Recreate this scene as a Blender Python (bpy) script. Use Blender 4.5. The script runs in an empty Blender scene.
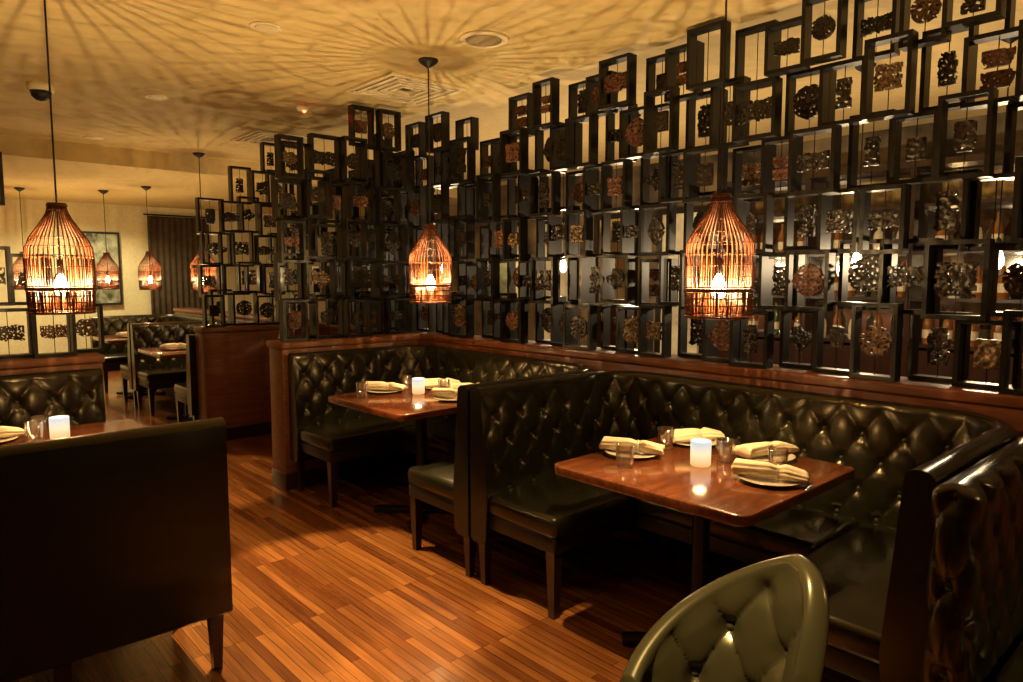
import bpy, bmesh, math, random
from mathutils import Vector, noise
random.seed(7)
C=bpy.context.scene.collection
PI=math.pi
# ---------------------------------------------------------------- materials
def newmat(name):
    m=bpy.data.materials.new(name); m.use_nodes=True
    nt=m.node_tree; b=nt.nodes['Principled BSDF']
    return m,nt,b
def simple(name,col,rough=.5,metal=0,coat=0,bump=0,bscale=40,emit=None,es=0,var=0,tint=None,bd=.004):
    m,nt,b=newmat(name)
    b.inputs['Base Color'].default_value=(*col,1)
    b.inputs['Roughness'].default_value=rough
    b.inputs['Metallic'].default_value=metal
    b.inputs['Coat Weight'].default_value=coat
    b.inputs['Coat Roughness'].default_value=.15
    if tint: b.inputs['Specular Tint'].default_value=(*tint,1)
    tc=nt.nodes.new('ShaderNodeTexCoord')
    n=nt.nodes.new('ShaderNodeTexNoise'); n.inputs['Scale'].default_value=bscale; n.inputs['Detail'].default_value=4
    nt.links.new(tc.outputs['Object'],n.inputs['Vector'])
    if var:
        r=nt.nodes.new('ShaderNodeMix'); r.data_type='RGBA'
        mr=nt.nodes.new('ShaderNodeMapRange'); mr.inputs[1].default_value=.35; mr.inputs[2].default_value=.65
        r.inputs[6].default_value=(*[c*(1-var) for c in col],1)
        r.inputs[7].default_value=(*[min(1,c*(1+var)) for c in col],1)
        nt.links.new(n.outputs['Fac'],mr.inputs[0]); nt.links.new(mr.outputs[0],r.inputs[0]); nt.links.new(r.outputs[2],b.inputs['Base Color'])
    if bump:
        bp=nt.nodes.new('ShaderNodeBump'); bp.inputs['Strength'].default_value=bump; bp.inputs['Distance'].default_value=bd
        nt.links.new(n.outputs['Fac'],bp.inputs['Height']); nt.links.new(bp.outputs[0],b.inputs['Normal'])
    if emit:
        b.inputs['Emission Color'].default_value=(*emit,1); b.inputs['Emission Strength'].default_value=es
    return m
def woodmat(name,c1,c2,rough=.25,axis=0,coat=.4):
    m,nt,b=newmat(name)
    tc=nt.nodes.new('ShaderNodeTexCoord'); mp=nt.nodes.new('ShaderNodeMapping')
    sc=[14,14,14]; sc[axis]=1.2; mp.inputs['Scale'].default_value=sc
    n=nt.nodes.new('ShaderNodeTexNoise'); n.inputs['Scale'].default_value=2.5; n.inputs['Detail'].default_value=6; n.inputs['Distortion'].default_value=.6
    nt.links.new(tc.outputs['Object'],mp.inputs[0]); nt.links.new(mp.outputs[0],n.inputs['Vector'])
    r=nt.nodes.new('ShaderNodeValToRGB'); r.color_ramp.elements[0].position=.3; r.color_ramp.elements[1].position=.7
    r.color_ramp.elements[0].color=(*c1,1); r.color_ramp.elements[1].color=(*c2,1)
    nt.links.new(n.outputs['Fac'],r.inputs[0]); nt.links.new(r.outputs[0],b.inputs['Base Color'])
    b.inputs['Roughness'].default_value=rough; b.inputs['Coat Weight'].default_value=coat; b.inputs['Coat Roughness'].default_value=.12
    return m
def glowmat(name,col,es,clear=.5):
    m,nt,b=newmat(name); nt.nodes.remove(b)
    out=nt.nodes['Material Output']; t=nt.nodes.new('ShaderNodeBsdfTransparent'); e=nt.nodes.new('ShaderNodeEmission')
    e.inputs[0].default_value=(*col,1); e.inputs[1].default_value=es
    mx=nt.nodes.new('ShaderNodeMixShader'); mx.inputs[0].default_value=1-clear
    nt.links.new(t.outputs[0],mx.inputs[1]); nt.links.new(e.outputs[0],mx.inputs[2]); nt.links.new(mx.outputs[0],out.inputs[0])
    return m
M={}
GT=(1,.88,.60)
M['leather']=simple('black_leather',(.0125,.0108,.0056),.26,coat=.12,bump=.2,bscale=260,var=.2,tint=GT,bd=.0008)
M['leather_chair']=simple('black_leather_gold_sheen',(.032,.026,.0105),.28,coat=.22,tint=(1,.82,.45))  # lightened copy of the black leather, golden sheen put into its colour
M['leather_back']=simple('dark_leather_panel',(.0085,.007,.0042),.42,coat=.0,bump=.3,bscale=220,var=.3,tint=GT,bd=.0012)
M['button']=simple('leather_button',(.035,.030,.015),.22,coat=.3,tint=GT)
M['legwood']=woodmat('dark_leg_wood',(.014,.006,.003),(.035,.013,.006),.3,2)
M['redwood']=woodmat('red_mahogany',(.13,.045,.014),(.26,.090,.028),.50,0,.04)
M['redwood_y']=woodmat('red_mahogany_long',(.085,.024,.008),(.20,.060,.019),.40,1,.1)
M['table']=woodmat('table_mahogany',(.075,.020,.0065),(.19,.052,.016),.17,0,.5)
M['iron']=simple('black_iron',(.012,.0095,.007),.36,.4,var=.3,bscale=20)
M['bronze']=simple('carved_bronze',(.11,.060,.024),.42,.4,bump=.8,bscale=70,var=.8)
M['bronze2']=simple('dark_carving',(.026,.017,.009),.38,.4,bump=.8,bscale=60,var=.7)
M['redclay']=simple('rust_carving',(.11,.040,.016),.6,.1,bump=.8,bscale=60,var=.7)
M['wicker']=simple('amber_wicker',(.125,.030,.0045),.5,bump=.3,bscale=60,var=.3)
M['black']=simple('black_cord',(.01,.01,.01),.5)
M['bulb']=glowmat('glowing_bulb',(1,.72,.38),55,.4)
M['bulb2']=glowmat('clear_glow_bulb',(1,.78,.48),30,.45)
M['linen']=simple('tan_linen',(.60,.48,.32),.85,bump=.4,bscale=200,var=.1)
M['china']=simple('cream_china',(.50,.42,.32),.2,coat=.4)
M['wax']=simple('wax',(.9,.8,.65),.5)
M['flame']=glowmat('flame',(1,.6,.2),20,.3)
M['ceil']=simple('gold_painted_ceiling',(.76,.58,.26),.75,bump=.15,bscale=14,var=.05)
M['cream']=simple('cream_wall',(.74,.64,.36),.8,bump=.1,bscale=30,var=.05)
M['tan']=simple('tan_wall',(.26,.17,.08),.8,bump=.1,bscale=12,var=.35)
M['dark']=simple('dark_wall',(.06,.04,.025),.7,var=.2)
M['light_patch_wall']=simple('brown_wall_light_patches',(.14,.10,.055),.6,bump=.3,bscale=1.9,var=.92)  # dark-to-golden noise paints patches of lamplight into the wall colour
M['olive']=simple('brown_drape',(.075,.050,.026),.85,bump=.2,bscale=12,var=.2)
M['white']=simple('grille_paint',(.92,.78,.50),.5)
M['slot']=simple('grille_shade',(.10,.07,.04),.6)
M['spk']=simple('speaker_mesh',(.38,.30,.17),.6,var=.2,bscale=300)
M['mirror']=simple('antique_mirror',(.55,.52,.46),.07,1,var=.3,bscale=3)
M['panel']=simple('bright_gap_paint',(.80,.72,.54),.6,var=.35,bscale=3)
M['amberglass']=simple('amber_bottle_glass',(.20,.07,.015),.08,coat=.8)
M['greenglass']=simple('green_bottle_glass',(.03,.05,.015),.08,coat=.8)
M['paleglass']=simple('pale_bottle_glass',(.55,.50,.38),.1,coat=.8)
M['paper']=simple('bottle_label_paper',(.6,.52,.36),.7,var=.2)
M['red']=simple('red_led',(1,.05,.02),.4,emit=(1,.03,.01),es=40)
M['canlens']=simple('can_lens',(.85,.70,.44),.4)
m,nt,b=newmat('tumbler_glass'); nt.nodes.remove(b); out=nt.nodes['Material Output']
t=nt.nodes.new('ShaderNodeBsdfTransparent'); t.inputs[0].default_value=(.97,.97,.96,1); g=nt.nodes.new('ShaderNodeBsdfGlossy'); g.inputs['Roughness'].default_value=.07
fr=nt.nodes.new('ShaderNodeLayerWeight'); fr.inputs[0].default_value=.5; mu=nt.nodes.new('ShaderNodeMath'); mu.operation='MULTIPLY_ADD'; mu.inputs[1].default_value=.65; mu.inputs[2].default_value=.16
mx=nt.nodes.new('ShaderNodeMixShader')
nt.links.new(fr.outputs['Facing'],mu.inputs[0]); nt.links.new(mu.outputs[0],mx.inputs[0]); nt.links.new(t.outputs[0],mx.inputs[1]); nt.links.new(g.outputs[0],mx.inputs[2]); nt.links.new(mx.outputs[0],out.inputs[0]); M['glass']=m
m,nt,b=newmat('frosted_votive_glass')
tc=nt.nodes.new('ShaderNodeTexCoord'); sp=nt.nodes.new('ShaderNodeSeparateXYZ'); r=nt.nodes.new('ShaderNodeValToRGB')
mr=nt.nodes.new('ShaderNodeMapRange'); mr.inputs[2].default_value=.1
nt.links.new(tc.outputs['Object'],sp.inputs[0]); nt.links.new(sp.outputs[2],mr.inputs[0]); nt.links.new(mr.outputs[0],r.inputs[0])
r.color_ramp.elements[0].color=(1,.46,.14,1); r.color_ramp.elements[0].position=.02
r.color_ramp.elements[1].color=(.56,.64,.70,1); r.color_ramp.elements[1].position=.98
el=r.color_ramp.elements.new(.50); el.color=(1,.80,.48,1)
nt.links.new(r.outputs[0],b.inputs['Emission Color']); b.inputs['Emission Strength'].default_value=1.1  # candlelight through the glass put in as emission, warm below, bluish above
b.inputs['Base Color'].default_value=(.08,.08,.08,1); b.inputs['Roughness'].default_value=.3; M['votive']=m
# floor
m,nt,b=newmat('hardwood_strip_floor')
tc=nt.nodes.new('ShaderNodeTexCoord'); mp=nt.nodes.new('ShaderNodeMapping'); mp.inputs['Rotation'].default_value=(0,0,PI/2)
br=nt.nodes.new('ShaderNodeTexBrick'); br.offset=.37; br.offset_frequency=3
for k,v in {'Scale':1,'Mortar Size':.0012,'Brick Width':.70,'Row Height':.041,'Bias':0,'Mortar Smooth':.1}.items(): br.inputs[k].default_value=v
br.inputs['Color1'].default_value=(.15,.042,.009,1); br.inputs['Color2'].default_value=(.40,.150,.036,1); br.inputs['Mortar'].default_value=(.04,.011,.004,1)
nt.links.new(tc.outputs['Object'],mp.inputs[0]); nt.links.new(mp.outputs[0],br.inputs['Vector'])
mp2=nt.nodes.new('ShaderNodeMapping'); mp2.inputs['Scale'].default_value=(30,1.5,1)
n=nt.nodes.new('ShaderNodeTexNoise'); n.inputs['Scale'].default_value=2; n.inputs['Detail'].default_value=6
nt.links.new(tc.outputs['Object'],mp2.inputs[0]); nt.links.new(mp2.outputs[0],n.inputs['Vector'])
mx=nt.nodes.new('ShaderNodeMix'); mx.data_type='RGBA'; mx.blend_type='MULTIPLY'; mx.inputs[0].default_value=.6
rr=nt.nodes.new('ShaderNodeValToRGB'); rr.color_ramp.elements[0].color=(.35,.3,.25,1); rr.color_ramp.elements[0].position=.3; rr.color_ramp.elements[1].position=.62
nt.links.new(n.outputs['Fac'],rr.inputs[0]); nt.links.new(br.outputs['Color'],mx.inputs[6]); nt.links.new(rr.outputs[0],mx.inputs[7]); nt.links.new(mx.outputs[2],b.inputs['Base Color'])
b.inputs['Roughness'].default_value=.24; b.inputs['Coat Weight'].default_value=.4; b.inputs['Coat Roughness'].default_value=.15
bp=nt.nodes.new('ShaderNodeBump'); bp.inputs['Strength'].default_value=.2; bp.inputs['Distance'].default_value=.002; bp.invert=True
nt.links.new(br.outputs['Fac'],bp.inputs['Height']); nt.links.new(bp.outputs[0],b.inputs['Normal'])
M['floor']=m
m,nt,b=newmat('botanical_canvas')
tc=nt.nodes.new('ShaderNodeTexCoord'); v=nt.nodes.new('ShaderNodeTexNoise'); v.inputs['Scale'].default_value=4; v.inputs['Distortion'].default_value=1.8
r=nt.nodes.new('ShaderNodeValToRGB'); r.color_ramp.elements[0].color=(.05,.055,.02,1); r.color_ramp.elements[0].position=.35; r.color_ramp.elements[1].color=(.42,.42,.27,1); r.color_ramp.elements[1].position=.66
nt.links.new(tc.outputs['Object'],v.inputs['Vector']); nt.links.new(v.outputs['Fac'],r.inputs[0]); nt.links.new(r.outputs[0],b.inputs['Base Color']); M['art']=m

# ---------------------------------------------------------------- mesh builder
class MB:
    def __init__(s): s.v=[]; s.f=[]
    def box(s,c,d,taper=1.0):
        o=len(s.v); x,y,z=c; a,b_,h=d[0]/2,d[1]/2,d[2]/2
        for k,t in ((-1,taper),(1,1.0)):
            for sx,sy in ((-1,-1),(1,-1),(1,1),(-1,1)): s.v.append((x+sx*a*t,y+sy*b_*t,z+k*h))
        s.f+=[(o+3,o+2,o+1,o),(o+4,o+5,o+6,o+7)]+[(o+i,o+(i+1)%4,o+4+(i+1)%4,o+4+i) for i in range(4)]
        return s
    def lathe(s,prof,n=24,c=(0,0,0)):
        o=len(s.v)
        for r,z in prof:
            for i in range(n):
                a=2*PI*i/n; s.v.append((c[0]+r*math.cos(a),c[1]+r*math.sin(a),c[2]+z))
        m_=len(prof)
        for j in range(m_-1):
            for i in range(n): s.f.append((o+j*n+i,o+j*n+(i+1)%n,o+(j+1)*n+(i+1)%n,o+(j+1)*n+i))
        s.f.append(tuple(o+i for i in reversed(range(n)))); s.f.append(tuple(o+(m_-1)*n+i for i in range(n)))
        return s
    def tube(s,pts,r,n=5,closed=False):
        o=len(s.v); pts=[Vector(p) for p in pts]; m_=len(pts)
        for i,p in enumerate(pts):
            if closed: t=pts[(i+1)%m_]-pts[i-1]
            else: t=pts[min(i+1,m_-1)]-pts[max(i-1,0)]
            t.normalize(); up=Vector((0,0,1)) if abs(t.z)<.9 else Vector((1,0,0))
            a=t.cross(up).normalized(); b_=t.cross(a)
            for k in range(n):
                q=p+a*r*math.cos(2*PI*k/n)+b_*r*math.sin(2*PI*k/n); s.v.append(tuple(q))
        for j in range(m_ if closed else m_-1):
            j2=(j+1)%m_
            for i in range(n): s.f.append((o+j*n+i,o+j*n+(i+1)%n,o+j2*n+(i+1)%n,o+j2*n+i))
        if not closed:
            s.f.append(tuple(o+i for i in range(n))); s.f.append(tuple(o+(m_-1)*n+i for i in range(n)))
        return s
    def ring(s,r,z,t,n=28,c=(0,0)):
        return s.tube([(c[0]+r*math.cos(2*PI*i/n),c[1]+r*math.sin(2*PI*i/n),z) for i in range(n)],t,5,True)
    def dome(s,p,nrm,r):
        o=len(s.v); p=Vector(p); nrm=Vector(nrm).normalized(); up=Vector((0,0,1)) if abs(nrm.z)<.9 else Vector((1,0,0))
        a_=nrm.cross(up).normalized(); b_=nrm.cross(a_)
        for rr_,h_ in ((1,0),(.94,.38),(.62,.7),(.2,.82)):
            for q in range(10):
                a=2*PI*q/10; s.v.append(tuple(p+nrm*r*h_+a_*r*rr_*math.cos(a)+b_*r*rr_*math.sin(a)))
        for r_ in range(3):
            for q in range(10): s.f.append((o+r_*10+q,o+r_*10+(q+1)%10,o+(r_+1)*10+(q+1)%10,o+(r_+1)*10+q))
        s.f.append(tuple(o+30+q for q in range(10))); s.f.append(tuple(o+q for q in reversed(range(10))))
    def mesh(s,name,mat,smooth=False,sharp=None):
        me=bpy.data.meshes.new(name); me.from_pydata(s.v,[],s.f); me.update()
        bm=bmesh.new(); bm.from_mesh(me); bmesh.ops.recalc_face_normals(bm,faces=bm.faces); bm.to_mesh(me); bm.free()
        me.materials.append(mat)
        if smooth:
            for p in me.polygons: p.use_smooth=True
            if sharp: me.set_sharp_from_angle(angle=math.radians(sharp))
        return me
def bevel(ob,w=.01,seg=3):
    mo=ob.modifiers.new('bevel','BEVEL'); mo.width=w; mo.segments=seg; mo.limit_method='ANGLE'
    for p in ob.data.polygons: p.use_smooth=True
    return ob
def obj(name,me,loc=(0,0,0),parent=None,rot=0):
    o=bpy.data.objects.new(name,me); o.location=loc; o.rotation_euler=(0,0,rot); C.objects.link(o)
    if parent: o.parent=parent
    return o
def tag(o,label,cat,group=None):
    o['label']=label; o['category']=cat
    if group: o['group']=group
    return o
def struct(o): o['kind']='structure'; return o
def empty(name,loc,label,cat,group=None,rot=0):
    e=bpy.data.objects.new(name,None); e.empty_display_size=.1; e.location=loc; e.rotation_euler=(0,0,rot); C.objects.link(e)
    return tag(e,label,cat,group)
def dup(src,loc,rot=None,label=None,scale=None):
    def rec(o,par):
        c=o.copy(); C.objects.link(c)
        if par: c.parent=par
        for ch in o.children: rec(ch,c)
        return c
    c=rec(src,None); c.location=loc
    if rot is not None: c.rotation_euler=(0,0,rot)
    if label: c['label']=label
    if scale: c.scale=scale
    return c
def boxobj(name,x0,x1,y0,y1,z0,z1,mat,bev=0):
    c=((x0+x1)/2,(y0+y1)/2,(z0+z1)/2)
    o=obj(name,MB().box((0,0,0),(x1-x0,y1-y0,z1-z0)).mesh(name,mat),c)
    if bev: bevel(o,bev,2)
    return o
# ---------------------------------------------------------------- room
CH=2.8; CL=2.62
struct(boxobj('floor',-3,6.8,-2.6,12.4,-.1,0,M['floor']))
struct(boxobj('ceiling',-3,6.8,-2.6,8.0,CH,CH+.1,M['ceil']))
struct(boxobj('trim_1',-3,6.8,8.0,12.4,CL,CH+.1,M['ceil']))
struct(boxobj('wall_back',-3,6.8,12.3,12.4,0,CL,M['cream']))
struct(boxobj('wall_side',6.7,6.8,-2.6,12.3,0,CH,M['light_patch_wall']))
struct(boxobj('wall_left',-3.1,-3,-2.6,12.4,0,CH,M['tan']))
struct(boxobj('wall_front',-3,6.8,-2.7,-2.6,0,CH,M['dark']))
struct(boxobj('baseboard_back',-3,6.7,12.28,12.3,0,.14,M['redwood']))
def pony(name,x0,x1,y0,y1,label,mat=M['redwood']):
    cx,cy=(x0+x1)/2,(y0+y1)/2
    e=empty(name,(cx,cy,0),label,'partition')
    sx,sy=x1-x0,y1-y0
    bevel(obj('panel',MB().box((0,0,.5),(sx,sy,1.0)).mesh('panel',mat),(0,0,0),e),.006,2)
    bevel(obj('rail_cap',MB().box((0,0,1.025),(sx+.03,sy+.03,.05)).mesh('rail_cap',mat),(0,0,0),e),.012,3)
    bevel(obj('plinth',MB().box((0,0,.06),(sx+.012,sy+.012,.12)).mesh('plinth',M['legwood']),(0,0,0),e),.004,2)
    return e
pony('low_partition',3.20,3.43,-1.6,10.9,'long low red mahogany partition behind the booths',M['redwood_y'])
pony('low_partition',2.05,3.18,4.635,4.86,'low mahogany partition wall at end of a booth')
pony('low_partition',2.13,3.18,6.45,6.68,'low mahogany partition standing alone beside the aisle')
pony('low_partition',-1.4,.95,4.635,4.86,'low mahogany partition behind corner booth')
# ---------------------------------------------------------------- booths
PX,QZ=.165,.236
def tuft(s,z,PX=PX,QZ=QZ):
    a=s/PX+z/QZ; b_=s/PX-z/QZ
    p=abs(math.sin(PI*a))*abs(math.sin(PI*b_))
    k=round(s/(PX/2)); l=round(z/(QZ/2)); best=9
    for kk in (k-1,k,k+1):
        for ll in (l-1,l,l+1):
            if (kk+ll)%2==0: best=min(best,math.hypot(s-kk*PX/2,z-ll*QZ/2))
    pit=math.exp(-(best/.026)**2)
    return p**.26-.85*pit
AMP=.0165
def backrest_meshes():
    D,H,R=1.10,1.0,.28
    L1=D-R
    tot=2*L1+2*(R*PI/2)+2*(H-R)
    def path(s):
        if s<=L1: return (s,-H),(0,1)
        s-=L1
        if s<=R*PI/2:
            a=s/R; return (D-R+R*math.sin(a),-H+R-R*math.cos(a)),(-math.sin(a),math.cos(a))
        s-=R*PI/2
        if s<=2*(H-R): return (D,-H+R+s),(-1,0)
        s-=2*(H-R)
        if s<=R*PI/2:
            a=s/R; return (D-R+R*math.cos(a),H-R+R*math.sin(a)),(-math.cos(a),-math.sin(a))
        s-=R*PI/2
        return (D-R-s,H),(0,-1)
    prof=[(0.02,.22,0),(.0,.235,0),(0,.5,0),(0,.80,0),(0,.945,0)]
    for k in range(1,8):
        a=PI-k*PI/8; prof.append((.040+.040*math.cos(a),.945+.031*math.sin(a),.15*(k/8)))
    nz=44
    for k in range(nz+1):
        z=.938-k/nz*(.938-.42); prof.append((.080+.040*(.94-z)/.5,z,min(1,.25+k/6)))
    prof.append((.11,.24,0)); prof.append((.09,.22,0))
    N=int(tot/.0095); mb=MB(); P=len(prof)
    for i in range(N+1):
        s=tot*i/N; (px,py),(nx,ny)=path(s); ef=min(1,s/.05,(tot-s)/.05)
        for n_,z,w in prof:
            d=n_+ (AMP*(tuft(s-tot/2,z)-.7)*w*ef if w else 0)
            mb.v.append((px+nx*d,py+ny*d,z))
    for i in range(N):
        for j in range(P):
            j2=(j+1)%P; mb.f.append((i*P+j,i*P+j2,(i+1)*P+j2,(i+1)*P+j))
    mb.f.append(tuple(range(P))); mb.f.append(tuple(N*P+j for j in reversed(range(P))))
    km=int(tot/2/(PX/2)); bb=MB()
    for zi in range(0,10):
        z=zi*QZ/2
        if not(.46<z<.93): continue
        for m_ in range(-km,km+1):
            if (m_+zi)%2: continue
            s=tot/2+m_*PX/2
            if s<.06 or s>tot-.06: continue
            (px,py),(nx,ny)=path(s); d=.080+.040*(.94-z)/.5-AMP*1.4
            bb.dome((px+nx*d,py+ny*d,z),(nx,ny,0),.012)
    return mb.mesh('backrest',M['leather'],True,60),bb.mesh('buttons',M['button'],True)
BR,BT=backrest_meshes()
LEG=MB().box((0,0,.12),(.05,.05,.24),.62).mesh('leg',M['legwood'])
LEGT=MB().box((0,0,.17),(.055,.055,.34),.62).mesh('leg',M['legwood'])
def booth(loc,label):
    e=empty('booth_bench',loc,label,'booth','tufted u-shaped booths')
    obj('backrest',BR,(0,0,0),e)
    o=obj('buttons',BT,(0,0,0),e); o['kind']='stuff'
    for (cx,cy,dx,dy) in ((.50,-.67,.98,.46),(.50,.67,.98,.46),(.77,0,.44,.88)):
        bevel(obj('seat',MB().box((0,0,0),(dx,dy,.10)).mesh('seat',M['leather']),(cx,cy,.415),e),.03,4)
        bevel(obj('apron',MB().box((0,0,0),(dx-.02,dy-.02,.07)).mesh('apron',M['leather_back']),(cx,cy,.335),e),.006,2)
    for sy in (-1,1):
        for x,y in ((.05,.48),(.9,.48)): obj('leg',LEGT,(x,sy*y,0),e)
        for x in (.05,.55): obj('leg',LEG,(x,sy*.95,0),e)
    for y in (-.6,.6): obj('leg',LEG,(1.04,y,0),e)
    return e
B1=booth((2.08,1.60,0),'black button-tufted leather U-shaped booth around a mahogany table')
dup(B1,(2.08,3.62,0),label='black button-tufted leather booth beside low mahogany partition')
dup(B1,(2.08,7.70,0),label='black tufted leather booth behind the free-standing partition')
dup(B1,(2.08,9.76,0),label='black tufted leather booth near the cream wall')
dup(B1,(.93,3.615,0),rot=PI,label='black leather booth with plain back panel facing the aisle')
def wrapbench():
    mb=MB(); bb=MB(); HT=.052; Lx=1.10
    total=Lx+PI*HT+Lx
    def path(s):
        if s<Lx: return (Lx-s,HT),(0,1)
        s-=Lx
        if s<PI*HT:
            a=PI/2+s/HT; return (HT*math.cos(a),HT*math.sin(a)),(math.cos(a),math.sin(a))
        s-=PI*HT
        return (s,-HT),(0,-1)
    prof=[(-.03,.22,0),(0,.24,0)]
    for k in range(51): prof.append((0,.30+k/50*.64,1))
    for k in range(1,9):
        a=k*PI/2/8; prof.append((-HT+HT*math.cos(a)*.999+.0001,.94+.036*math.sin(a),1-k/8))
    N=int(total/.009); P=len(prof)
    for i in range(N+1):
        s=total*i/N; (px,py),(nx,ny)=path(s); side=min(1,max(0,(s-Lx*.98)/.06))
        for n_,z,w in prof:
            d=n_+(.024*(tuft(s-Lx-PI*HT/2,z)-.7)*w*side if w else 0)
            mb.v.append((px+nx*d,py+ny*d,z))
    for i in range(N):
        for j in range(P-1): mb.f.append((i*P+j,i*P+j+1,(i+1)*P+j+1,(i+1)*P+j))
    for zi in range(2,9):
        z=zi*QZ/2
        if not .32<z<.93: continue
        for k in range(0,16):
            if (k+zi)%2: continue
            s=Lx+PI*HT/2+k*PX/2
            if s>total-.05: continue
            (px,py),(nx,ny)=path(s); d=-.032
            bb.dome((px+nx*d,py+ny*d,z),(nx,ny,0),.016)
    return mb.mesh('backrest',M['leather'],True,70),bb.mesh('buttons',M['button'],True)
wb,wbt=wrapbench()
e=empty('booth_bench',(2.02,.533,0),'black tufted leather bench with rounded end behind another booth','booth','tufted u-shaped booths')
obj('backrest',wb,(0,0,0),e); o=obj('buttons',wbt,(0,0,0),e); o['kind']='stuff'
bevel(obj('seat',MB().box((0,0,0),(1.0,.46,.10)).mesh('seat',M['leather']),(.55,-.31,.415),e),.03,4)
bevel(obj('apron',MB().box((0,0,0),(.98,.44,.07)).mesh('apron',M['leather_back']),(.55,-.31,.335),e),.006,2)
for x,y in ((.1,-.49),(1.0,-.49),(.1,-.14),(1.0,-.14)): obj('leg',LEGT,(x,y,0),e)
for x in (.02,1.05): obj('leg',LEG,(x,0,0),e)
# ---------------------------------------------------------------- tables
def rounded_rect(mb,sx,sy,z0,z1,r=.05,n=5):
    pts=[]
    for cx,cy,a0 in ((sx/2-r,sy/2-r,0),(-sx/2+r,sy/2-r,90),(-sx/2+r,-sy/2+r,180),(sx/2-r,-sy/2+r,270)):
        for k in range(n+1):
            a=math.radians(a0+90*k/n); pts.append((cx+r*math.cos(a),cy+r*math.sin(a)))
    o=len(mb.v); m_=len(pts)
    for z in (z0,z1):
        for x,y in pts: mb.v.append((x,y,z))
    mb.f.append(tuple(o+i for i in reversed(range(m_)))); mb.f.append(tuple(o+m_+i for i in range(m_)))
    for i in range(m_): mb.f.append((o+i,o+(i+1)%m_,o+m_+(i+1)%m_,o+m_+i))
    return mb
def table(loc,label,sx=.87,sy=.86):
    e=empty('dining_table',loc,label,'table','mahogany dining tables')
    bevel(obj('tabletop',rounded_rect(MB(),sx,sy,.712,.75).mesh('tabletop',M['table']),(0,0,0),e),.006,2)
    mb=MB().lathe([(.035,.03),(.035,.70)],16); mb.box((0,0,.70),(.4,.06,.025)); mb.box((0,0,.70),(.06,.4,.025))
    obj('pedestal',mb.mesh('pedestal',M['iron']),(0,0,0),e)
    mb=MB()
    mb.box((0,0,.02),(.62,.07,.03)); mb.box((0,0,.021),(.07,.62,.03))
    mb.lathe([(.08,.03),(.06,.05),(.04,.06)],16)
    bevel(obj('foot',mb.mesh('foot',M['iron']),(0,0,0),e,.78),.004,2)
    return e
T1=table((2.40,1.52,0),'square red mahogany table with rounded corners in tufted booth')
dup(T1,(2.50,3.62,0),label='red mahogany table set with napkins, farther tufted booth')
dup(T1,(.53,3.66,0),label='mahogany table with candle in corner booth')
dup(T1,(2.42,7.66,0),label='mahogany table in booth near the stand-alone partition')
dup(T1,(2.42,9.74,0),label='mahogany table near the cream wall')
# ---------------------------------------------------------------- tableware
TH=.751
PL=tag(obj('plate',MB().lathe([(.001,0),(.06,0),(.065,.003),(.112,.012),(.115,.015),(.110,.0155),(.063,.007),(.001,.006)],36).mesh('plate',M['china'],True)),'round cream china side plate under a napkin','plate','side plates')
def napkin_mesh(seed):
    rnd=random.Random(seed); mb=MB(); L=.26; n=40; k=40; ph=rnd.random()*6
    for i in range(n+1):
        t=i/n; x=(t-.5)*L; pinch=1-.38*math.exp(-((t-.60)/.08)**2)
        w=(.029+.054*max(0,t-.60)+.024*max(0,.55-t))*pinch; h=.025*(.55+.45*pinch)*(1-.40*max(0,t-.7)/.3)
        if i in(0,n): w*=.93;h*=.7
        yo=.010*math.sin(t*3.3+ph)
        for j in range(k):
            a=2*PI*j/k; rr=1+.10*math.sin(3*a+ph)+.14*abs(math.sin(5*a+t*1.5+ph))
            mb.v.append((x+.012*math.sin(2*a+ph)*(1 if t>.5 else -1)*abs(t-.5),yo+w*rr*math.cos(a),max(0,h+h*rr*math.sin(a))))
    for i in range(n):
        for j in range(k): mb.f.append((i*k+j,i*k+(j+1)%k,(i+1)*k+(j+1)%k,(i+1)*k+j))
    mb.f.append(tuple(range(k))); mb.f.append(tuple(n*k+j for j in reversed(range(k))))
    return mb
def napkin(seed):
    e=empty('napkin',(0,0,0),'loosely folded cream linen napkin on a side plate','napkin','folded napkins')
    obj('cloth',napkin_mesh(seed).mesh('cloth',M['linen'],True),(0,0,0),e)
    mb=MB(); n=20
    mb.tube([(.026,.026*math.cos(2*PI*i/n),.0225+.0205*math.sin(2*PI*i/n)) for i in range(n)],.005,5,True)
    obj('band',mb.mesh('band',M['linen'],True),(0,0,0),e)
    return e
NK=[napkin(3),napkin(11)]
G=tag(obj('tumbler',MB().lathe([(.001,0),(.031,0),(.033,.004),(.038,.088),(.0365,.09),(.035,.088),(.030,.012),(.001,.010)],28).mesh('tumbler',M['glass'],True)),'short clear glass tumbler standing on the table','glass','tumblers')
CD=empty('candle_votive',(0,0,0),'glowing frosted glass votive candle on the table','candle','votive candles')
obj('holder',MB().lathe([(.001,0),(.036,0),(.040,.004),(.041,.096),(.040,.1),(.037,.1),(.036,.012),(.001,.010)],28).mesh('holder',M['votive'],True),(0,0,0),CD)
obj('wax',MB().lathe([(.001,.011),(.034,.011),(.034,.05),(.001,.05)],20).mesh('wax',M['wax'],True),(0,0,0),CD)
obj('flame',MB().lathe([(.001,.055),(.006,.063),(.004,.075),(.001,.085)],10).mesh('flame',M['flame'],True),(0,0,0),CD)
def light(name,kind,loc,e,col,parent=None,size=.01,rot=(0,0,0),spot=None,blend=.5):
    l=bpy.data.lights.new(name,kind); l.energy=e; l.color=col
    if kind in('POINT','SPOT'): l.shadow_soft_size=size
    if spot: l.spot_size=math.radians(spot); l.spot_blend=blend
    o=bpy.data.objects.new(name,l); o.location=loc; o.rotation_euler=rot; C.objects.link(o)
    if parent: o.parent=parent
    return o
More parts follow.
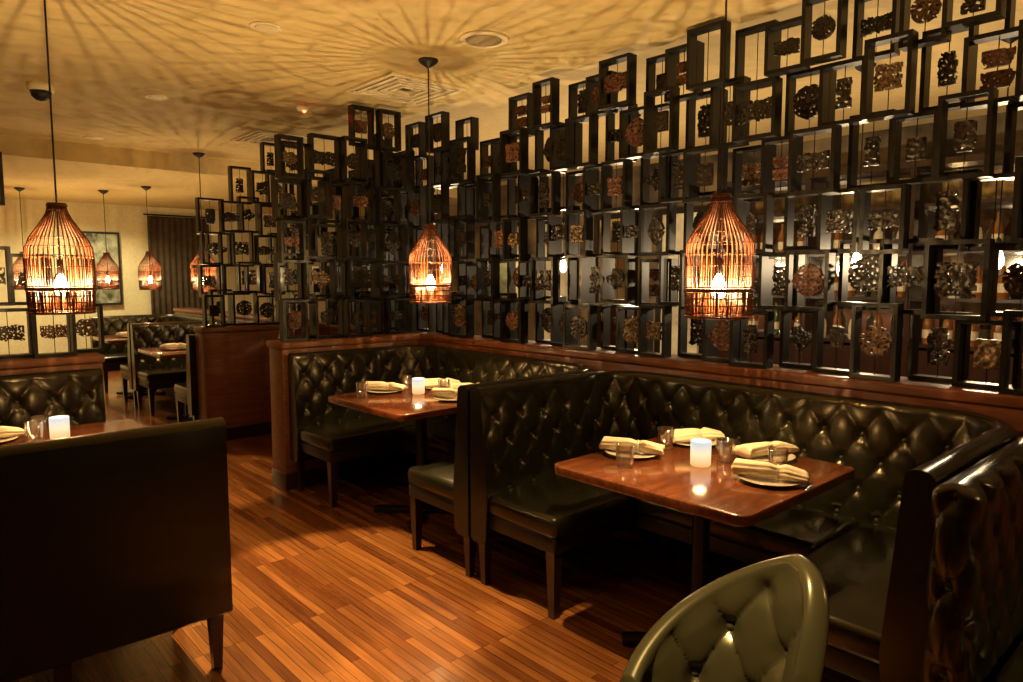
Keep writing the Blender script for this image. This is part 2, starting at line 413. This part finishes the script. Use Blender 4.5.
light('candle_light','POINT',(0,0,.16),2.4,(1,.58,.22),CD,.02)
first={'p':0,'g':0,'c':0}
used_n=[0,0]
def put_plate(x,y,rot,k):
    if not first['p']: PL.location=(x,y,TH); first['p']=1
    else: dup(PL,(x,y,TH))
    loc=(x,y,TH+.0165)
    if not used_n[k]: NK[k].location=loc; NK[k].rotation_euler=(0,0,rot); used_n[k]=1
    else: dup(NK[k],loc,rot)
def put_glass(x,y):
    if not first['g']: G.location=(x,y,TH); first['g']=1
    else: dup(G,(x,y,TH))
def put_candle(x,y):
    if not first['c']: CD.location=(x,y,TH); first['c']=1
    else: dup(CD,(x,y,TH))
put_candle(2.40,1.53)
for x,y,r,k in ((2.33,1.82,-1.0,0),(2.70,1.76,-.35,1),(2.70,1.41,-.20,0),(2.40,1.235,-1.15,1)): put_plate(x,y,r,k)
for x,y in ((2.53,1.79),(2.16,1.72),(2.53,1.50),(2.545,1.28)): put_glass(x,y)
put_candle(2.55,3.72)
for x,y,r,k in ((2.42,3.92,-.8,0),(2.78,3.80,-.3,1),(2.58,3.40,-.9,0),(2.80,3.50,-.4,1)): put_plate(x,y,r,k)
for x,y in ((2.22,3.86),(2.68,3.62),(2.60,3.93)): put_glass(x,y)
put_candle(.59,3.80)
for x,y,r,k in ((.33,3.92,.2,0),(.35,3.42,.2,1)): put_plate(x,y,r,k)
for x,y in ((.53,3.93),(.49,3.80)): put_glass(x,y)
for x,y,r,k in ((2.25,7.7,.4,0),(2.6,7.85,.9,1),(2.3,9.7,.3,0)): put_plate(x,y,r,k)
# ---------------------------------------------------------------- pendants
CAGE=[(0,.122),(.05,.127),(.10,.128),(.17,.131),(.24,.131),(.285,.127),(.33,.108),(.38,.074),(.42,.050),(.45,.037),(.48,.033)]
def cage():
    mb=MB(); n=40; rn=random.Random(4)
    def R(z):
        for (z0,r0),(z1,r1) in zip(CAGE,CAGE[1:]):
            if z0<=z<=z1: return r0+(r1-r0)*(z-z0)/(z1-z0)
        return .03
    def rib(a,prof,t,k):
        ph=rn.random()*6; am=rn.uniform(.0,.015)
        mb.tube([(r*math.cos(a+am*math.sin(z*16+ph)),r*math.sin(a+am*math.sin(z*16+ph)),z) for z,r in prof],t*rn.uniform(.9,1.15),k)
    for i in range(n):
        rib(2*PI*i/n,CAGE,.0026,5); rib(2*PI*(i+.5)/n,CAGE[:5],.0021,4)
    for i in range(n*2): rib(2*PI*(i+.5)/(n*2),CAGE[:3],.0021,4)
    for z in (.022,.05,.078,.113,.121,.45,.478): mb.ring(R(z)+.002,z,.0028,32)
    for z in (.16,.205,.25,.292,.33,.38): mb.ring(R(z)+.0015,z,.0014,32)
    mb.ring(.038,.47,.004,20)
    mb.ring(.131,.106,.0055,32); mb.ring(.124,.005,.006,32)
    return mb.mesh('lamp_shade',M['wicker'],True)
CAGEM=cage()
BULBM=MB().lathe([(.001,-.045),(.016,-.042),(.028,-.025),(.031,-.005),(.025,.02),(.014,.045),(.010,.055)],16).mesh('bulb',M['bulb'],True)
SOCK=MB().lathe([(.010,.050),(.013,.055),(.013,.10),(.008,.115),(.003,.12)],14).mesh('socket',M['black'],True)
CAN=MB().lathe([(.006,-.05),(.012,-.045),(.05,-.02),(.06,-.008),(.06,0)],20).mesh('canopy',M['black'],True)
def pendant(x,y,ch,power,label,zb=1.34):
    e=empty('pendant_lamp',(x,y,zb),label,'lamp','wicker pendant lamps')
    obj('lamp_shade',CAGEM,(0,0,0),e); obj('bulb',BULBM,(0,0,.12),e); obj('socket',SOCK,(0,0,.12),e)
    obj('cord',MB().tube([(0,0,.235),(0,0,.6),(0,0,ch-zb-.04)],.0042,6).mesh('cord',M['black']),(0,0,0),e)
    obj('canopy',CAN,(0,0,ch-zb),e)
    light('filament_light','POINT',(0,0,.115),power*.56,(1,.68,.29),e,.0024)
    light('bulb_glow','POINT',(0,0,.115),power*.56,(1,.68,.29),e,.030)
    return e
pendant(2.45,1.50,CH,122,'amber wicker bell-cage pendant lamp hanging over mahogany table')
pendant(2.54,3.56,CH,122,'amber wicker bell-cage pendant lamp on black cord and canopy')
pendant(.60,3.62,CH,122,'amber wicker bell-cage pendant lamp over corner booth table')
pendant(2.45,-.52,CH,122,'amber wicker bell-cage pendant lamp added out of view to light the chair')  # unseen pendant, added to light the chair and right-hand bench
pendant(2.60,7.80,CH,95,'small-looking wicker pendant lamp over booth beyond partition')
pendant(2.55,9.60,CL,65,'wicker pendant lamp hanging near the cream wall')
pendant(2.25,10.4,CL,65,'wicker pendant lamp hanging in front of a picture')
pendant(1.40,10.8,CL,65,'wicker pendant lamp near the far wall')
def glasspend(x,y,z=1.6):
    e=empty('bulb_pendant',(x,y,z),'bare glowing bulb pendant in the adjoining room','lamp','bare bulb pendants')
    obj('bulb',MB().lathe([(.001,-.06),(.018,-.052),(.030,-.03),(.032,-.005),(.024,.03),(.014,.055)],16).mesh('bulb',M['bulb2'],True),(0,0,0),e)
    obj('socket',MB().lathe([(.016,.053),(.018,.1),(.004,.12)],12).mesh('socket',M['black']),(0,0,0),e)
    obj('cord',MB().tube([(0,0,.11),(0,0,.5),(0,0,CH-z-.03)],.004,6).mesh('cord',M['black']),(0,0,0),e)
    obj('canopy',CAN,(0,0,CH-z),e)
    light('bulb_light','POINT',(0,0,-.01),64,(1,.74,.43),e,.02)
for x,y in ((4.6,1.09),(4.6,1.84),(4.6,3.63),(4.6,4.4),(4.6,6.2)): glasspend(x,y)
for i,y in enumerate((-.3,4.55,5.5,6.45,7.4)):
    pale=i in(1,3)  # pale panels added to read as a bright lit room through the frames
    e=empty('bright_gap_panel' if pale else 'wall_mirror',(6.66,y,.55),'added dark-framed pale panel standing for bright gaps of the lit room' if pale else 'tall dark-framed antiqued mirror on light-patched wall','panel' if pale else 'mirror')
    obj('canvas' if pale else 'glass',MB().box((0,0,.85),(.02,.52,1.6)).mesh('glass',M['panel' if pale else 'mirror']),(0,0,0),e)
    mb=MB()
    for k in (-1,1): mb.box((0,k*.29,.85),(.06,.06,1.72)); mb.box((0,0,.85+k*.83),(.06,.52,.06))
    obj('frame',mb.mesh('frame',M['iron']),(0,0,0),e)
bar=empty('bar_shelf',(6.45,2.1,0),'tall dark bar shelving with mirrored back and bottles','shelf')
mb=MB()
SH=(.95,1.33,1.71,2.09)
for z in SH: mb.box((0,0,z-.0125),(.30,3.5,.025))
for y in (-1.75,-.875,0,.875,1.75): mb.box((0,y,1.2),(.32,.04,2.4))
mb.box((0,0,2.41),(.34,3.56,.05)); mb.box((0,0,.45),(.31,3.5,.9))
obj('shelving',mb.mesh('shelving',M['legwood']),(0,0,0),bar)
obj('mirror_back',MB().box((.17,0,1.65),(.02,3.5,1.45)).mesh('mirror_back',M['mirror']),(0,0,0),bar)
def bottle(prof,mat):
    e=empty('bottle',(0,0,0),'tall liquor bottle with paper label on bar shelf','bottle','bottles on the bar shelves')
    obj('glass',MB().lathe(prof,14).mesh('glass',mat,True,50),(0,0,0),e)
    r=prof[2][0]+.001
    obj('paper_label',MB().lathe([(r,.05),(r,.12)],14).mesh('paper_label',M['paper']),(0,0,0),e)
    return e
PB=[[(.001,0),(.034,0),(.037,.01),(.037,.17),(.030,.20),(.013,.235),(.013,.29),(.001,.292)],
    [(.001,0),(.042,0),(.044,.01),(.044,.14),(.036,.17),(.014,.19),(.014,.25),(.001,.252)],
    [(.001,0),(.030,0),(.032,.01),(.032,.20),(.026,.225),(.012,.26),(.012,.31),(.001,.312)]]
BO=[bottle(PB[0],M['amberglass']),bottle(PB[1],M['paleglass']),bottle(PB[2],M['greenglass']),bottle(PB[1],M['amberglass'])]
rb=random.Random(8); usedb=set()
for z in SH[:3]:
    y=.45
    while y<3.78:
        if min(abs(y-q) for q in (.35,1.225,2.1,2.975,3.85))<.075: y+=.05; continue
        k=rb.randrange(4); loc=(6.41+rb.uniform(-.03,.03),y,z+.001)
        if k not in usedb: BO[k].location=loc; usedb.add(k)
        else: dup(BO[k],loc)
        y+=rb.uniform(.13,.24)
# ---------------------------------------------------------------- display frames
def ornament(kind,seed,mat):
    rnd=random.Random(seed); n=28; S=.19; c=S/n
    off=Vector((rnd.random()*50,rnd.random()*50,0)); fq=rnd.choice([6.5,8.5,10])
    bm=bmesh.new(); vs={}
    def V(i,j):
        if (i,j) not in vs: vs[(i,j)]=bm.verts.new((-S/2+i*c,0,-S/2+j*c))
        return vs[(i,j)]
    for i in range(n):
        for j in range(n):
            x=(i+.5)/n*2-1; y=(j+.5)/n*2-1
            rad=math.hypot(x,y); a=math.atan2(y,x)
            rg=noise.noise(Vector((math.cos(a)*1.6,math.sin(a)*1.6,seed)))
            ins={'disc':rad<.88+.08*rg,'square':abs(x)<.80+.1*rg and abs(y)<.78+.1*rg,'tall':abs(x)<.45+.15*rg and abs(y)<.95,'wide':abs(x)<.90 and abs(y)<.52+.15*rg,
                 'blob':rad<.72+.4*rg,'leaf':abs(x)<.62*(1-abs(y)**1.6)+.05,'block':abs(x)<.6 and abs(y)<.72,
                 'head':(abs(x)<.5*(1-max(0,-y)**2*.5) and abs(y)<.8 and rad<.85),'pair':(abs(abs(y)-.48)<.4 and abs(x)<.62+.2*rg)}[kind]
            if not ins: continue
            v=noise.noise(Vector((x*fq,y*fq,0))+off)
            th={'block':.9,'leaf':.5,'head':.45,'square':.30,'disc':.28,'pair':.45}.get(kind,.28)
            if v>th: continue
            bm.faces.new((V(i,j),V(i+1,j),V(i+1,j+1),V(i,j+1)))
    for _ in range(2): bmesh.ops.smooth_vert(bm,verts=bm.verts,factor=.5,use_axis_x=True,use_axis_y=True,use_axis_z=True)
    bmesh.ops.recalc_face_normals(bm,faces=bm.faces)
    bmesh.ops.solidify(bm,geom=bm.faces[:],thickness=.018)
    for v in bm.verts:
        k=noise.noise(Vector((v.co.x*45,v.co.z*45,seed)))
        v.co.y=v.co.y*(1+.35*k)
    me=bpy.data.meshes.new('ornament'); bm.to_mesh(me); bm.free(); me.materials.append(mat)
    ys=[v.co.y for v in me.vertices]; my=(max(ys)+min(ys))/2
    for v in me.vertices: v.co.y-=my
    for p in me.polygons: p.use_smooth=True
    me.set_sharp_from_angle(angle=math.radians(40))
    return me
KN=['disc','square','tall','wide','blob','disc','block','square','blob','head','pair','tall','wide','head','block','disc','square','disc','square','blob','leaf','blob','tall','wide']
MC=['bronze','bronze2','bronze2','redclay','bronze2','bronze2']
NM={'disc':'round','square':'square','tall':'tall narrow','wide':'wide','blob':'irregular coral-like','leaf':'pointed leaf-shaped','block':'solid block','head':'rounded lumpy','pair':'paired double'}
ORN=[(k,ornament(k,i*3+1,M[MC[(i*5+i//6)%6]])) for i,k in enumerate(KN)]
def framemesh(w,h,d=.068,t=.018):
    mb=MB()
    mb.box((-w/2+t/2,0,h/2),(t,d,h)); mb.box((w/2-t/2,0,h/2),(t,d,h))
    mb.box((0,0,t/2),(w-2*t,d,t)); mb.box((0,0,h-t/2),(w-2*t,d,t))
    mb.tube([(0,0,t),(0,0,h-t)],.0022,5)
    return mb.mesh('display_frame',M['iron'])
SZ=[(.205,.28),(.215,.30),(.23,.32),(.18,.29),(.225,.275),(.19,.335)]
FM=[framemesh(*s) for s in SZ]; SMALL=(.20,.235); FS=framemesh(*SMALL)
def screen(x0,y0,dx,dy,length,rowsf,rnd,rot,sp=.098,row=.284,strict=True):
    nx,ny=-dy,dx
    nC=int(length/sp); placed=set()
    for r in range(6):
        for c in range(r%2,nC+1,2):
            k=rnd.randrange(len(SZ))
            if c==0: k=3
            w,h=SZ[k]; fm=FM[k]
            z=1.052+r*row+(rnd.uniform(-.024,.016) if r else 0)
            u=c*sp+rnd.uniform(-.014,.014)
            u=min(max(u,w/2),length)
            if r+rnd.random()>rowsf(u/length): continue
            if r and not all(((r-1,q) in placed) for q in (c-1,c+1) if 0<=q<=nC): 
                if strict or not any(((r-1,q) in placed) for q in (c-1,c+1)): continue
            if z+h>2.785: (w,h)=SMALL; fm=FS; z=min(z,2.785-h)
            placed.add((r,c))
            lay=((c%3)-1)*.071
            x=x0+dx*u+nx*lay; y=y0+dy*u+ny*lay
            kd,om=rnd.choice(ORN)
            f=tag(obj('display_frame',fm,(x,y,z),None,rot),'open black iron box frame holding a %s openwork carving'%NM[kd],'frame','iron display frames')
            if rnd.random()<.96:
                s_=rnd.uniform(.85,1.08)*min(1,(w-.042)/.19)
                o=obj('ornament',om,(0,0,h/2),f); o.scale=(s_,1,s_)
rnd=random.Random(12)
screen(3.315,.42,0,1,4.16,lambda t:5.97 if t<.55 else (5.82 if t<.8 else 5.85),rnd,PI/2,strict=False)
screen(3.315,4.72,0,1,1.72,lambda t:5.3,rnd,PI/2)
screen(2.07,4.748,1,0,1.06,lambda t:4.6 if t<.15 else (4.95 if t<.32 else (5.3 if t<.55 else 5.95)),rnd,0,strict=False)
screen(2.15,6.565,1,0,1.0,lambda t:4.6 if t<.3 else (4.95 if t<.6 else 5.3),rnd,0,strict=False)
screen(-.45,4.748,1,0,1.38,lambda t:3.9 if t<.70 else 2.0,rnd,0,strict=False)
# ---------------------------------------------------------------- tufted barrel chair
def barrel():
    mb=MB(); bb=MB(); R0=.120; FL=.085; A=math.radians(82); na=120; nh=56; TK=.050
    def top(a):
        t=a+.65
        return (.880-.30*(t/2.05)**1.1) if t>0 else (.880-.20*(abs(t)/.8)**2.6)
    def rad(z): return R0+FL*min(1,(z-.40)/.48)
    def pt(a,q,side):
        ht=top(a); z=.40+(ht-.40)*q
        r=rad(z)
        if side>0: r+=TK
        else:
            w=min(1,(1-q)*7)*min(1,(A-abs(a))*5)
            r-=.022*(tuft(a*.19,z+.01,.15,.235)-.7)*w
        return (r*math.cos(a),r*math.sin(a),z)
    rows=[]
    for i in range(na+1):
        a=-A+2*A*i/na; col=[]
        for j in range(nh+1): col.append(pt(a,j/nh,-1))
        ht=top(a); r_in=rad(ht)
        for k in range(1,12):
            t=PI-k*PI/12; col.append(((r_in+TK/2+TK/2*math.cos(t))*math.cos(a),(r_in+TK/2+TK/2*math.cos(t))*math.sin(a),ht+.025*math.sin(t)))
        for j in range(nh,-1,-4): col.append(pt(a,j/nh,1))
        rows.append(col)
    P=len(rows[0])
    for c in rows: mb.v+=c
    for i in range(na):
        for j in range(P):
            j2=(j+1)%P; mb.f.append((i*P+j,i*P+j2,(i+1)*P+j2,(i+1)*P+j))
    mb.f.append(tuple(range(P))); mb.f.append(tuple(na*P+j for j in reversed(range(P))))
    for l in range(3,9):
        z=l*.235/2-.01
        for k in range(-4,5):
            if (k+l)%2: continue
            a=k*.075/.19
            if abs(a)>A-.15 or z>top(a)-.05: continue
            r=rad(z)+.030
            bb.dome((r*math.cos(a),r*math.sin(a),z),(-math.cos(a),-math.sin(a),0.15),.012)
    return mb.mesh('backrest',M['leather_chair'],True,65),bb.mesh('buttons',M['button'],True)
bk,bt=barrel()
ch=empty('barrel_chair',(1.225,.765,0),'black tufted leather barrel chair with curved sloping back','chair',rot=math.radians(14))
obj('backrest',bk,(0,0,0),ch); o=obj('buttons',bt,(0,0,0),ch); o['kind']='stuff'
obj('seat',MB().lathe([(.09,.34),(.110,.355),(.117,.40),(.115,.44),(.10,.465),(.001,.475)],36).mesh('seat',M['leather_chair'],True),(-.02,0,0),ch)
obj('apron',MB().lathe([(.14,.28),(.155,.285),(.155,.395),(.14,.40)],36).mesh('apron',M['leather_back'],True),(0,0,0),ch)
for sx,sy in ((-1,-1),(1,-1),(1,1),(-1,1)): obj('leg',LEGT,(sx*.09,sy*.09,0),ch)
# ---------------------------------------------------------------- ceiling fittings
def can(x,y,z):
    e=empty('recessed_light',(x,y,z),'small round recessed ceiling downlight with trim ring','light','recessed downlights')
    obj('trim_ring',MB().lathe([(.055,-.002),(.058,-.006),(.078,-.006),(.083,0),(.055,0)],28).mesh('trim_ring',M['white'],True),(0,0,0),e)
    obj('lens',MB().lathe([(.001,-.007),(.053,-.007),(.055,0),(.001,0)],24).mesh('lens',M['canlens']),(0,0,0),e)
for y in (1.70,3.67,5.60,7.60): can(1.585,y,CH)
def grille(x,y,label):
    e=empty('air_vent',(x,y,CH),label,'vent','square ceiling vents')
    mb=MB(); S=.6
    for a in range(5):
        s=S-a*.11
        for k in (-1,1):
            mb.box((0,k*(s/2-.016),-.010+a*.001),(s,.032,.014)); mb.box((k*(s/2-.016),0,-.010+a*.001),(.032,s-.064,.014))
    obj('louvers',mb.mesh('louvers',M['white']),(0,0,0),e)
    obj('duct_shade_plate',MB().box((0,0,-.001),(.59,.59,.002)).mesh('duct_shade_plate',M['slot']),(0,0,0),e)  # flat dark plate, shade of the duct put into its colour
grille(2.80,4.20,'square louvered ceiling air vent'); grille(2.86,6.5,'square louvered ceiling air vent')
sp=empty('ceiling_speaker',(2.55,3.05,CH),'round grey flush ceiling speaker with grille','speaker')
obj('rim',MB().lathe([(.10,-.004),(.105,-.012),(.13,-.010),(.14,0),(.10,0)],32).mesh('rim',M['white'],True),(0,0,0),sp)
obj('speaker_grille',MB().lathe([(.001,-.020),(.06,-.018),(.10,-.010),(.10,0),(.001,0)],32).mesh('speaker_grille',M['spk'],True),(0,0,0),sp)
sd=empty('smoke_detector',(2.5,5.15,CH),'round ceiling smoke detector with glowing red light','detector')
obj('housing',MB().lathe([(.001,-.035),(.035,-.035),(.05,-.02),(.055,0)],24).mesh('housing',M['white'],True),(0,0,0),sd)
obj('indicator',MB().lathe([(.001,-.050),(.011,-.046),(.014,-.036),(.001,-.034)],10).mesh('indicator',M['red'],True),(0,-.02,0),sd)
sc=empty('security_camera',(.90,5.75,CH),'black dome security camera on the ceiling','camera')
obj('base',MB().lathe([(.075,-.05),(.08,-.04),(.08,0)],24).mesh('base',M['white'],True),(0,0,0),sc)
obj('dome',MB().lathe([(.001,-.115),(.03,-.108),(.055,-.085),(.065,-.05)],20).mesh('dome',M['black'],True),(0,0,0),sc)
pc=empty('wall_picture',(2.55,12.27,1.08),'framed green botanical canvas picture on the cream wall','picture')
obj('canvas',MB().box((0,0,.55),(.52,.03,1.06)).mesh('canvas',M['art']),(0,0,0),pc)
mb=MB(); 
for k in (-1,1): mb.box((k*.275,0,.55),(.03,.05,1.12)); mb.box((0,0,.55+k*.545),(.52,.05,.03))
obj('frame',mb.mesh('frame',M['iron']),(0,0,0),pc)
mb=MB(); n=60
for z in (0.0,2.45):
    for i in range(n+1): mb.v.append((i/n*.95,-.012*math.sin(i*1.1)-.03,z))
for i in range(n): mb.f.append((i,i+1,n+2+i,n+1+i))
d=obj('cloth',mb.mesh('cloth',M['olive'],True)); e=empty('curtain',(3.24,12.25,.02),'dark brown floor-length curtain against the cream wall','curtain'); d.parent=e
so=d.modifiers.new('s','SOLIDIFY'); so.thickness=.01
obj('rod',MB().tube([(-.05,-.03,2.47),(1.0,-.03,2.47)],.012,8).mesh('rod',M['iron']),(0,0,0),e)
# ---------------------------------------------------------------- lights
for y,en,ti in ((1.70,320,0),(3.67,560,-.25),(5.60,220,-.1),(7.60,160,0)):
    light('downlight','SPOT',(1.585,y,CH-.03),en,(1,.70,.34),None,.02,(ti,0,0),35,.3)
light('downlight','SPOT',(.45,.95,CH-.03),560,(1,.76,.38),None,.04,(-.06,-.36,0),24,.6)  # added spot aimed at the barrel chair for highlights, no fixture here
light('downlight','SPOT',(2.3,11.3,CL-.03),170,(1,.85,.5),None,.05,(0,0,0),150,.7)  # wide spots without fixtures, brighten the cream back wall
light('downlight','SPOT',(.3,10.5,CL-.03),170,(1,.85,.5),None,.05,(0,0,0),150,.7)
w=bpy.data.worlds.new('world'); w.use_nodes=True; w.node_tree.nodes['Background'].inputs[0].default_value=(1,.7,.4,1); w.node_tree.nodes['Background'].inputs[1].default_value=.02
bpy.context.scene.world=w
# ---------------------------------------------------------------- camera
cam=bpy.data.cameras.new('camera'); co=bpy.data.objects.new('camera',cam); C.objects.link(co)
cam.sensor_width=36; cam.lens=700/1023*36; cam.clip_start=.05
co.location=(0,0,1.5); co.rotation_euler=(math.radians(90-5.22),0,math.radians(-42.08))
bpy.context.scene.camera=co
bpy.context.scene.view_settings.view_transform='Standard'
